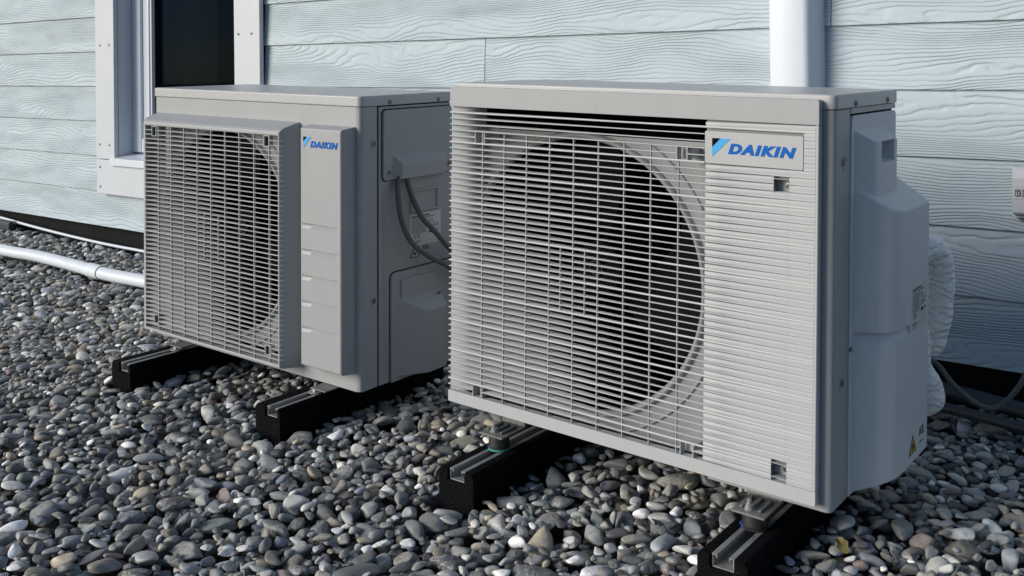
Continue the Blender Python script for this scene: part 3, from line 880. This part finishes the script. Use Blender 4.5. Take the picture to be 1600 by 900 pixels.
# ---- front unit
def build_front_unit(u):
    FY = 0.040
    cabinet(u, 0.081, 0.632, 0.012)
    cx, cz, r = 0.310, 0.336, 0.293
    ring_panel(0.004, 0.632, 0.012, 0.6325, cx, cz, r, FY).build('fan_panel', 'side_rear', u, smooth=False)
    MB().box(0.004, 0.632, 0.002, 0.005, 0.6815, 0.7085).build('top_rail', 'ivory', u, smooth=False)
    MB().box(0.0035, 0.632, 0.002, 0.005, 0.0, 0.0125).build('bottom_rail', 'ivory', u, smooth=False)
    fan_parts(u, cx, cz, r, FY)
    MB().box(0.6285, 0.6315, 0.0, FY, 0.012, 0.6285).build('fan_panel_return', 'ivory', u, smooth=False)
    # grille panel
    g = empty('grille_panel'); g.parent = u
    PX0, PX1, PZ0, PZ1 = -0.0052, 0.8496, 0.0105, 0.7267
    F, B = -0.021, -0.003
    MB().prism_y(rrect(PX0, PX1, 0.682, PZ1, 0.004, 3, (1, 1, 0, 0)), F, B).build('top_band', 'grille', g, bevel=0.0012, seg=2)
    MB().prism_y(rrect(PX0, PX1, PZ0, 0.0365, 0.004, 3, (0, 0, 1, 1)), F, B).build('bottom_band', 'ridge', g, bevel=0.0012, seg=2)
    MB().box(0.8435, PX1, F, B, 0.0367, 0.6818).build('end_strip', 'ridge', g, bevel=0.0012, seg=1)
    badge = (0.6300, 0.8225, 0.5995, 0.6625)
    clips = [(0.069, 0.095, 0.601, 0.627), (0.571, 0.593, 0.601, 0.627), (0.067, 0.093, 0.037, 0.058), (0.584, 0.611, 0.037, 0.058)]
    holes = [(0.767, 0.796, 0.5575, 0.5815), (0.767, 0.796, 0.0445, 0.0685)]
    N = 48; z0, z1 = 0.0365, 0.682; pitch = (z1 - z0) / N
    cache = {}
    for i in range(1, N):
        z = z0 + i * pitch
        thick = 0.0036 if (i % 5 == 2) else 0.0024
        segs = split(PX0, 0.8435, z, [badge] + clips + holes, -0.0005)
        key = (tuple(segs), thick)
        for sg in segs:
            key = (sg, thick)
            if key not in cache: cache[key] = slat_mesh([sg], thick, F, F + .0345 if sg[0] < 0.6 else F + .042)
            o = link('slat', cache[key], g); o.location = (0, 0, z)
    # ridges that fill the gaps over the closed part; the gap to the slats closes towards the edge
    rc = {}
    for i in range(N):
        z = z0 + (i + 0.5) * pitch
        segs = split(0.6320, 0.8435, z, [badge] + holes, 0.003)
        key = tuple(segs)
        for key in segs:
          if key not in rc:
            mb = MB()
            for a, b in [key]:
                loops = []
                n = 7
                for k in range(n):
                    x = a + (b - a) * k / (n - 1); s = min(1, max(0, (x - 0.632) / 0.2))
                    yf = F + 0.0024 - 0.0021 * s
                    zb = -pitch / 2 + .0008; zt_ = pitch / 2 - .0016 - .0022 * (1 - s); dz_ = zt_ - zb
                    loops.append([(x, B, zb), (x, yf + .0018 * (1 - s), zb), (x, yf + .0004, zb + dz_ * .2), (x, yf, zb + dz_ * .45), (x, yf + .0002, zb + dz_ * .7), (x, yf + .0012 - .0008 * s, zb + dz_ * .9), (x, yf + .0036 - .0026 * s, zt_), (x, B, zt_)])
                if abs(a - 0.632) < .001:   # rounded nose at the fan side
                    first = [(p[0] - 0.004, p[1] + (0.006 if p[1] < B else 0), p[2] * 0.8) for p in loops[0]]
                    loops = [first] + loops
                mb.loft(loops)
            rc[key] = mb.mesh('ridge', 'ridge', ang=60)
          o = link('ridge', rc[key], g); o.location = (0, 0, z)
    # backing of the closed part, with the two screw pockets left open
    bk = MB()
    xs = [0.629, 0.767, 0.796, 0.8435]; zs = [0.0365, 0.0445, 0.0685, 0.5575, 0.5815, 0.682]
    for a, b in zip(xs, xs[1:]):
        for c, d in zip(zs, zs[1:]):
            if a == 0.767 and c in (0.0445, 0.5575): continue
            bk.box(a, b, -0.0085, -0.0055, c, d)
    bk.build('backing', 'grille', g, smooth=False)
    for hx0, hx1, hz0, hz1 in holes:
        p = MB(); d0, d1 = F + 0.001, 0.0
        p.box(hx0 - .0012, hx0, d0, d1, hz0, hz1).box(hx1, hx1 + .0012, d0, d1, hz0, hz1).box(hx0 - .0012, hx1 + .0012, d0, d1, hz0 - .0012, hz0).box(hx0 - .0012, hx1 + .0012, d0, d1, hz1, hz1 + .0012)
        q = p.build('screw_pocket', 'grille', g, smooth=False)
        xx, zz = hx1 - 0.008, (hz0 + hz1) / 2
        MB().loft([[(xx + rr * math.cos(2 * PI * k / 14), yy, zz + rr * math.sin(2 * PI * k / 14)) for k in range(14)] for rr, yy in ((.006, -.0003), (.0056, -.004), (.003, -.0045), (.0025, -.003))]).build('screw', 'screw', q)
    MB().prism_y(rrect(badge[0] + .0008, badge[1] - .0008, badge[2] + .0012, badge[3] - .0012, 0.003, 3), F - 0.0001, B).build('badge_plate', 'ridge', g, bevel=0.0006, seg=1)
    # vertical ribs
    rib = None
    for k in range(9):
        x = 0.087 + 0.0607 * k
        lo, hi = z0, z1 - 4 * pitch
        if rib is None: rib = MB().box(-0.0009, 0.0009, F + 0.0045, F + 0.0095, lo, hi).mesh('rib', 'grille', smooth=False)
        o = link('rib', rib, g); o.location = (x, 0, 0)
    sh = MB().box(-0.0008, 0.0008, F + 0.0045, F + 0.0095, z0 + 17 * pitch, z0 + 27 * pitch).mesh('rib', 'grille', smooth=False)
    for x in (0.2985, 0.3592): link('rib', sh, g).location = (x, 0, 0)
    # little posts and dark sockets at the clip cut-outs
    for hx0, hx1, hz0, hz1 in clips:
        zz0, zz1 = max(hz0, z0), hz1
        for px in (hx0, hx1): MB().box(px - .001, px + .001, F + .001, B, zz0, zz1).build('clip_post', 'grille', g, smooth=False)
        MB().prism_y([(hx0 + .003, zz0 + .002), (hx1 - .003, zz0 + .002), (hx1 - .003, zz1 - .003), (hx0 + .003, zz1 - .003)], 0.0, FY + .004).build('clip', 'cover', g, bevel=0.001)
    # inside of the panel's closed end by the far edge
    MB().prism_z([(PX0, -0.004), (PX0 + .002, -0.014), (0.012, -0.0095), (0.030, -0.004), (0.046, 0.008), (0.052, 0.028), (0.054, 0.040), (0.050, 0.040), (0.040, 0.010), (0.012, -0.004)], 0.0367, 0.6818).build('closed_end', 'ridge', g, ang=60)
    logo(g, F - 0.0003, 0.646, 0.6825, 0.6135, 0.6485, 0.678, 0.809, 0.6205, 0.6405)
    # ---- side cover
    X = UW
    MB().prism_x(rrect(0.0835, UD - .001, -0.002, 0.695, 0.012, 4, (1, 1, 0, 0)), X - .004, X + 0.0022).build('side_plate', 'cover', u, bevel=0.0012, seg=2, limit=50)
    MB().box(X - .004, X, 0.0835, UD, 0.6985, 0.7085).build('side_top_strip', 'ivory', u, smooth=False)
    plan = [(0.100, 0.869), (0.1025, 0.880), (0.109, 0.897), (0.119, 0.914), (0.133, 0.928), (0.150, 0.9365), (0.172, 0.941), (0.200, 0.942), (0.335, 0.942), (0.342, 0.939), (0.345, 0.930), (0.346, 0.869)]
    zt = lambda x: 0.563 - 0.66 * (x - 0.872)
    lb = MB().loft([[(x, y, 0.38 * (x - 0.869)) for y, x in plan], [(x, y, zt(x)) for y, x in plan]])
    low = lb.build('pipe_cover', 'cover', u, bevel=0.004, seg=3, limit=40)
    gl = []
    for y, x in plan[0:7] + [(0.185, 0.9416), (0.198, 0.942), (0.212, 0.942)]:
        d = max(0.0, min(1.0, (0.205 - y) / 0.07))
        nx_, ny_ = (0.6, -0.8) if y < .15 else (0.9, -0.43)
        dep = 0.0095 * d - 0.0005
        gl.append([(x - nx_ * dep, y - ny_ * dep, 0.270), (x + nx_ * .02, y + ny_ * .02, 0.236), (x + nx_ * .02, y + ny_ * .02, 0.2755), (x - nx_ * dep, y - ny_ * dep, 0.2755)])
    cut(low, [MB().loft(gl)])
    hump = [(0.099, 0.869), (0.102, 0.876), (0.128, 0.8955), (0.137, 0.8995), (0.150, 0.901), (0.258, 0.901), (0.264, 0.898), (0.268, 0.890), (0.274, 0.869)]
    zh = lambda x: 0.668 - 0.78 * (x - 0.872)
    hp = MB().loft([[(x, y, 0.535) for y, x in hump], [(x, y, zh(x)) for y, x in hump]]).build('handle_cover', 'cover', u, bevel=0.003, seg=2, limit=40)
    cut(hp, [MB().loft([[(0.92, 0.160, 0.580), (0.92, 0.239, 0.580), (0.92, 0.239, 0.622), (0.92, 0.160, 0.622)], [(0.876, 0.168, 0.594), (0.876, 0.234, 0.594), (0.876, 0.234, 0.619), (0.876, 0.168, 0.619)]])])
    screw_x(u, [(0.088, 0.268)], X + .002, 0.005)
    st = MB().prism_x([(0.222, 0.282), (0.321, 0.282), (0.321, 0.366), (0.222, 0.366)], 0.9418, 0.9424).build('rating_label', 'sticker', u, smooth=False)
    print_x(u, st, 0.9424, 0.222, 0.321, 0.282, 0.366, 3)
    warn_x(u, 0.9421, 0.213, 0.262, 0.047, 0.084, 'yellow')
    # mounting feet with ribbed brackets
    for fx, top in ((0.151, -0.0225), (0.741, -0.0215)):
        f = MB().box(fx - .032, fx + .032, -0.062, 0.03, top, top + 0.004)
        for k in range(3): f.box(fx - .022 + .018 * k, fx - .017 + .018 * k, -0.046, 0.01, top + .004, top + .009)
        f.box(fx - .032, fx + .032, 0.02, 0.05, top + .004, 0.002)
        ft = f.build('mounting_foot', 'castzinc', u, bevel=0.0012, seg=1)
        MB().lathe_z([(0.010, top + .004), (0.010, top + .0055), (0.0075, top + .006), (0.0075, top + .013), (0.004, top + .0135), (0.004, top + .021), (0.003, top + .022)], fx - .006, -0.040, 12).build('bolt', 'zinc', ft, ang=25)
build_front_unit(uR)

# ---- rear unit
def build_rear_unit(u):
    FY = 0.004
    cabinet(u, 0.061, 0.632, FY)
    cx, cz, r = 0.298, 0.334, 0.292
    MB().box(0.0035, 0.8575, FY - 0.0046, FY - .001, 0.655, 0.7085).build('front_top_panel', 'ivory', u, smooth=False)
    MB().box(0.0035, 0.8575, FY - 0.0046, FY - .001, -0.004, 0.030).build('front_bottom_panel', 'ivory', u, smooth=False)
    ring_panel(0.0035, 0.640, 0.0305, 0.6545, cx, cz, r, FY + .020).build('fan_panel', 'side_rear', u, smooth=False)
    fan_parts(u, cx, cz, r, FY + .020)
    g = empty('fan_grille'); g.parent = u
    F = -0.060
    def loop(x0, x1, z0, z1, y): return [(x0, y, z0), (x1, y, z0), (x1, y, z1), (x0, y, z1)]
    MB().loft([loop(0.012, 0.649, 0.018, 0.662, 0.0), loop(0.016, 0.645, 0.021, 0.657, -0.022), loop(0.022, 0.6395, 0.024, 0.648, F + .010), loop(0.027, 0.633, 0.027, 0.638, F), loop(0.037, 0.6285, 0.0345, 0.6285, F), loop(0.037, 0.6265, 0.0345, 0.6285, F + .02), loop(0.024, 0.634, 0.030, 0.640, -0.004)], (False, False)).build('bezel', 'grille', g, bevel=0.004, seg=3, limit=28, ang=60)
    tabs = [(0.070, 0.0925, 0.598, 0.628), (0.574, 0.597, 0.598, 0.628), (0.079, 0.101, 0.052, 0.079), (0.577, 0.602, 0.052, 0.079)]
    N = 46; z0, z1 = 0.0345, 0.6285; pitch = (z1 - z0) / N
    cache = {}
    for i in range(1, N):
        z = z0 + i * pitch
        th = 0.0029 if i % 5 == 2 else 0.0020
        segs = split(0.030, 0.6337, z, tabs)
        for key in [(sg, th) for sg in segs]:
          if key not in cache:
            mb = MB()
            a, b = key[0]; n = max(1, int((b - a) / 0.09)); loops = []
            for q in range(n + 1):
                x = a + (b - a) * q / n; tl = tail(x, F + .035)
                loops.append([(x, F + .0006, -th / 2), (x, F - .0012, -th * .2), (x, F - .0012, th * .2), (x, F + .0006, th / 2), (x, tl, th * .33), (x, tl, -th * .33)])
            mb.loft(loops)
            if b > .63: mb.prism_z([(0.6325, F - .0008), (0.6346, F - .0002), (0.6412, F + .012), (0.636, F + .012)], -th / 2, th / 2)   # end turned back round the corner
            cache[key] = mb.mesh('slat', 'slat', ang=50)
          link('slat', cache[key], g).location = (0, 0, z)
    rib = MB().box(-0.0011, 0.0011, F + 0.002, F + 0.0075, z0, z1).mesh('rib', 'grille', smooth=False)
    for k in range(9): link('rib', rib, g).location = (0.098 + 0.0617 * k, 0, 0)
    sh = MB().box(-0.001, 0.001, F + 0.002, F + 0.0075, z0 + 18 * pitch, z0 + 28 * pitch).mesh('rib', 'grille', smooth=False)
    for x in (0.3145, 0.3765): link('rib', sh, g).location = (x, 0, 0)
    for a, b, c, d in tabs:
        t = .0022
        MB().box(a, a + t, F - .0008, F + .012, c, d).box(b - t, b, F - .0008, F + .012, c, d).box(a + t, b - t, F - .0008, F + .012, c, c + t).box(a + t, b - t, F - .0008, F + .012, d - t, d).build('clip_frame', 'grille', g, smooth=False)
        MB().box(a + t, b - t, F + .006, F + .008, c + t, d - t).build('clip', 'fan', g, smooth=False)
    # service panel with pressed grooves
    xs = [0.702, 0.7045, 0.735, 0.832, 0.8355, 0.845]; zs = [0.050]; grooves = [0.142, 0.208, 0.274, 0.340, 0.406]
    dz = {}
    for q in grooves:
        for dd, dep in ((-.0088, 0), (-.0016, 1), (.0036, 1), (.0046, 0)): zs.append(q + dd); dz[round(q + dd, 5)] = dep
    zs.append(0.648)
    P = -0.045; vs = []; fs = []
    for z in zs:
        for k, x in enumerate(xs):
            dep = dz.get(round(z, 5), 0) * (1 if k in (2, 3) else 0)
            vs.append((x, P + .0072 * dep, z))
    nx = len(xs)
    for j in range(len(zs) - 1):
        for k in range(nx - 1): fs.append((j * nx + k, j * nx + k + 1, (j + 1) * nx + k + 1, (j + 1) * nx + k))
    sp = MB().add(vs, fs)
    sp.loft([loop(0.694, 0.8535, 0.041, 0.659, -0.0003), loop(0.698, 0.849, 0.0455, 0.6535, P + .006), loop(0.6995, 0.8475, 0.047, 0.6515, P + .0018), loop(0.702, 0.845, 0.050, 0.648, P)], (False, False))
    sp.build('service_panel', 'ivory', u, ang=12)
    logo(u, P - .0005, 0.7115, 0.740, 0.602, 0.631, 0.7370, 0.8385, 0.6045, 0.6215)
    # ---- right side
    X = UW
    spl = MB().prism_x([(0.0645, -0.004), (UD, -0.004), (UD, 0.7065), (0.0645, 0.7065)], X - .004, X).build('side_plate', 'side_rear', u, bevel=0.001, seg=1)
    cut(spl, [MB().box(X - .02, X + .01, 0.186, 0.283, 0.427, 0.475)])
    MB().prism_x(rrect(0.082, 0.089, 0.03, 0.485, 0.003, 3), X, X + .0012).build('side_bead', 'side_rear', u, bevel=0.0005, seg=1)
    MB().prism_x(rrect(0.0735, 0.346, 0.5145, 0.7, 0.012, 5), X - .001, X + .0004).build('seam_shade', 'core', u, smooth=False)  # dark sheet painting the shaded groove round the wiring cover
    wc = MB().prism_x(rrect(0.076, 0.344, 0.517, 0.6975, 0.010, 5), X - .001, X + .0065).build('wiring_cover', 'side_rear', u, bevel=0.002, seg=2, limit=50)
    MB().loft([[(X + .005, y, z) for y, z in ((0.110, 0.518), (0.318, 0.518), (0.318, 0.580), (0.110, 0.580))], [(X + .026, y, z) for y, z in ((0.126, 0.519), (0.296, 0.519), (0.296, 0.556), (0.126, 0.556))]]).build('cable_hood', 'side_rear', wc, bevel=0.0015, seg=2)
    dimple_x(u, [(0.096, 0.536), (0.330, 0.539)], X + .0065, 0.010)
    # grip recess
    def lp(x, m, zb=0.0): return [(x, 0.1845 + m, 0.4255 + m + zb), (x, 0.2845 - m, 0.4255 + m + zb), (x, 0.2845 - m, 0.4765 - m), (x, 0.1845 + m, 0.4765 - m)]
    MB().loft([lp(X - .0005, -.0055), lp(X + .0035, -.005), lp(X + .0055, -.003), lp(X + .0055, 0), lp(X + .002, 0.002), lp(X - .030, 0.005, 0.012)], (False, True)).build('grip_recess', 'side_rear', u, bevel=0.0008, seg=1)
    st = MB().prism_x([(0.181, 0.330), (0.302, 0.330), (0.302, 0.416), (0.181, 0.416)], X, X + .0005).build('rating_label', 'sticker', u, smooth=False)
    print_x(u, st, X + .0005, 0.181, 0.302, 0.330, 0.416, 5)
    warn_x(u, X, 0.180, 0.216, 0.302, 0.330, 'sticker')
    # valve cover
    MB().prism_x(rrect(0.1015, 0.349, -0.004, 0.2785, 0.016, 5, (0, 1, 0, 0)), X - .001, X + .0004).build('seam_shade', 'core', u, smooth=False)  # dark sheet painting the shaded groove round the valve cover
    vc = MB().prism_x(rrect(0.104, 0.349, -0.0055, 0.276, 0.014, 5, (0, 1, 0, 0)), X - .001, X + .007).build('valve_cover', 'side_rear', u, bevel=0.002, seg=2, limit=50)
    MB().prism_x([(0.128, 0.01), (0.30, 0.01), (0.268, 0.256), (0.137, 0.256)], X + .006, X + .013).build('cover_step', 'side_rear', vc, bevel=0.004, seg=2)
    pl = [(0.121, 0.875), (0.124, 0.879), (0.190, 0.917), (0.198, 0.920), (0.206, 0.921), (0.268, 0.921), (0.272, 0.918), (0.286, 0.875)]
    zt = lambda x: 0.212 - 0.95 * (x - 0.875)
    MB().loft([[(x, y, 0.006) for y, x in pl], [(x, y, zt(x)) for y, x in pl]]).build('valve_housing', 'side_rear', vc, bevel=0.002, seg=2, limit=40, ang=45)
    screw_x(u, [(0.20, 0.172), (0.262, 0.200)], X + .03, 0.004)
    for fx in (0.157, 0.762):
        MB().box(fx - .028, fx + .028, -0.045, 0.03, -0.0085, -0.0055).box(fx - .028, fx + .028, 0.02, 0.05, -0.0055, 0.003).build('mounting_foot', 'castzinc', u, bevel=0.001, seg=1)
build_rear_unit(uL)

# ------------------------------------------------------------------ cables and pipes
def u2w(Rm, O, p): return Rm @ Vector(p) + Vector(O)
LO = (-1.1873, 0.0025, -0.0160)
def cable(name, pts, r, mat, label, cat, group=None, n=10):
    o = MB().tube(spline(pts, 8), r, n).build(name, mat, ang=80)
    return tag(o, label, cat, group)
cable('power_cable', [u2w(LR_, LO, p) for p in [(0.883, 0.128, 0.535), (0.884, 0.119, 0.51), (0.893, 0.112, 0.47), (0.896, 0.122, 0.41), (0.90, 0.158, 0.348), (0.903, 0.221, 0.304), (0.905, 0.298, 0.263), (0.90, 0.40, 0.20), (0.88, 0.50, 0.10)]], 0.0072, 'cable',
      'thick grey cable hanging lower across the warning triangle of the rear unit', 'cable', 'cables from the wiring cover')
cable('power_cable', [u2w(LR_, LO, p) for p in [(0.883, 0.158, 0.535), (0.884, 0.156, 0.51), (0.893, 0.164, 0.468), (0.896, 0.198, 0.411), (0.90, 0.246, 0.366), (0.902, 0.298, 0.316), (0.90, 0.38, 0.25), (0.88, 0.50, 0.16)]], 0.0072, 'cable',
      'thick grey cable running across the rating label of the rear unit', 'cable', 'cables from the wiring cover')
cable('hanging_cable', [(0.83, 0.62, 0.12), (0.857, 0.75, 0.053), (0.895, 0.75, 0.010), (0.945, 0.75, -0.024), (0.985, 0.755, -0.027), (1.02, 0.76, 0.010), (1.046, 0.775, 0.060), (1.07, 0.83, 0.16), (1.085, 0.95, 0.27), (1.085, 1.025, 0.33), (1.085, 1.04, 0.372)], 0.0062, 'cable',
      'grey cable sagging between the wrapped pipes and the wall box', 'cable')
cable('dark_conduit', [(0.30, 1.03, -0.085), (0.55, 1.02, -0.082), (0.80, 0.985, -0.078), (1.02, 0.925, -0.078), (1.35, 0.86, -0.08), (1.70, 0.82, -0.085)], 0.020, 'conduit',
      'thick dark conduit lying along the wall base behind the front unit', 'conduit', 'dark conduits behind the front unit', 14)
cable('dark_conduit', [(0.30, 0.93, -0.10), (0.60, 0.92, -0.098), (0.84, 0.895, -0.095), (1.03, 0.853, -0.095), (1.35, 0.79, -0.098), (1.70, 0.75, -0.10)], 0.013, 'conduit',
      'thinner dark conduit lying on the pebbles nearer the front unit', 'conduit', 'dark conduits behind the front unit', 14)
def wrapped(pts, radii, label):
    P = spline(pts, 12); n = len(P); rad = []
    for i in range(n):
        s = i / (n - 1) * (len(radii) - 1); k = min(int(s), len(radii) - 2); f = s - k
        r = radii[k] * (1 - f) + radii[k + 1] * f
        rad.append(r * (1 + 0.012 * math.sin(i * 1.9) + 0.03 * math.sin(i * 0.43 + 1)))
    o = MB().tube(P, 0, 20, rad).build('wrapped_pipe', 'wrap', ang=80)
    tag(o, label, 'insulated pipe', 'white wrapped pipes behind the front unit')
wrapped([(0.880, 0.350, 0.300), (0.915, 0.385, 0.375), (0.938, 0.425, 0.385), (0.944, 0.450, 0.345), (0.942, 0.460, 0.29), (0.936, 0.465, 0.235), (0.924, 0.470, 0.185), (0.917, 0.475, 0.160)], [0.022, 0.025, 0.026, 0.028, 0.027, 0.026, 0.025, 0.020],
        'tall white tape-wrapped pipe arching down behind the front unit')
wrapped([(0.912, 0.390, 0.27), (0.918, 0.400, 0.21), (0.917, 0.410, 0.145), (0.928, 0.425, 0.096), (0.925, 0.430, 0.068), (0.900, 0.425, 0.055), (0.86, 0.41, 0.06)], [0.016, 0.017, 0.018, 0.026, 0.027, 0.025, 0.022],
        'short white tape-wrapped pipe elbow low behind the front unit')
# white drain pipe on the gravel
dp = empty('drain_pipe', (-2.9, 0.62, -0.093))
tag(dp, 'white plastic drain pipe lying on the pebbles beside the rear unit', 'pipe')
DP = [(-5.2, 0.70, -0.098), (-4.4, 0.655, -0.098), (-3.45, 0.615, -0.100), (-3.12, 0.628, -0.100), (-2.80, 0.622, -0.104), (-2.50, 0.608, -0.108), (-2.22, 0.622, -0.110), (-1.8, 0.65, -0.112), (-1.1, 0.70, -0.118)]
rel = lambda pts: [Vector(p) - Vector((-2.9, 0.62, -0.10)) for p in pts]
MB().tube(rel(spline(DP, 8)), 0.027, 20).build('pipe_run', 'pipe', dp, ang=80)
a, b = Vector(DP[4]), Vector(DP[5]); d = (b - a).normalized(); c = a.lerp(b, 0.78)
MB().tube(rel([c - d * .075, c - d * .074, c + d * .03, c + d * .031]), 0, 20, [0.0290, 0.0310, 0.0310, 0.0290]).build('coupling', 'pipe', dp, ang=60)
MB().tube(rel([c + d * .031, c + d * .034]), 0.0283, 20).build('seal_ring', 'core', dp, ang=60)
cable('wall_conduit', [(-6.0, 1.035, 0.02), (-4.9, 1.04, -0.035), (-4.35, 1.04, -0.064), (-3.84, 1.035, -0.088), (-3.32, 1.03, -0.104), (-2.88, 1.03, -0.108), (-2.2, 1.03, -0.110), (-1.5, 1.03, -0.112)], 0.0072, 'pipe',
      'thin white conduit along the base of the wall beside the window', 'conduit')
# dark block at the wall foot, far away
bl = empty('foot_block', (-4.30, 1.02, -0.16)); tag(bl, 'small dark block against the wall foot at the picture edge', 'block')
MB().prism_x([(-0.035, 0), (-0.033, 0.085), (-0.026, 0.092), (-0.008, 0.092), (-0.006, 0.080), (0.010, 0.080), (0.012, 0.092), (0.03, 0.092), (0.035, 0)], -0.14, 0.165).build('rubber_block', 'conduit', bl, bevel=0.003)

# dry leaf
lf = MB(); pts = []
out = [(0, -1), (.35, -.75), (.55, -.3), (.75, .0), (.5, .25), (.45, .6), (.15, .75), (0, 1.0), (-.2, .7), (-.5, .55), (-.45, .2), (-.7, -.05), (-.5, -.4), (-.3, -.8)]
vs = [(x * .017, y * .017, .006 * abs(x) + .004 * math.sin(3 * y)) for x, y in out]
nv = len(vs)
vs2 = [(0, y * .6 * .017, -.002) for y in (-1, 0, 1)]
T_ = [(x, y, z + .0005) for x, y, z in vs] + [(0, 0, -.001)]; B_ = [(x, y, z - .0005) for x, y, z in vs] + [(0, 0, -.002)]
F_ = [(i, (i + 1) % nv, nv) for i in range(nv)] + [(nv + 1 + (i + 1) % nv, nv + 1 + i, 2 * nv + 1) for i in range(nv)] + [(i, nv + 1 + i, nv + 1 + (i + 1) % nv, (i + 1) % nv) for i in range(nv)]
lo_ = lf.add(T_ + B_, F_).build('leaf', 'leaf', ang=80)
lo_.location = (0.872, 0.045, -0.098); lo_.rotation_euler = (0.45, -0.25, 0.9)
tag(lo_, 'small dry yellowish leaf lying on the pebbles beside the front unit', 'leaf')
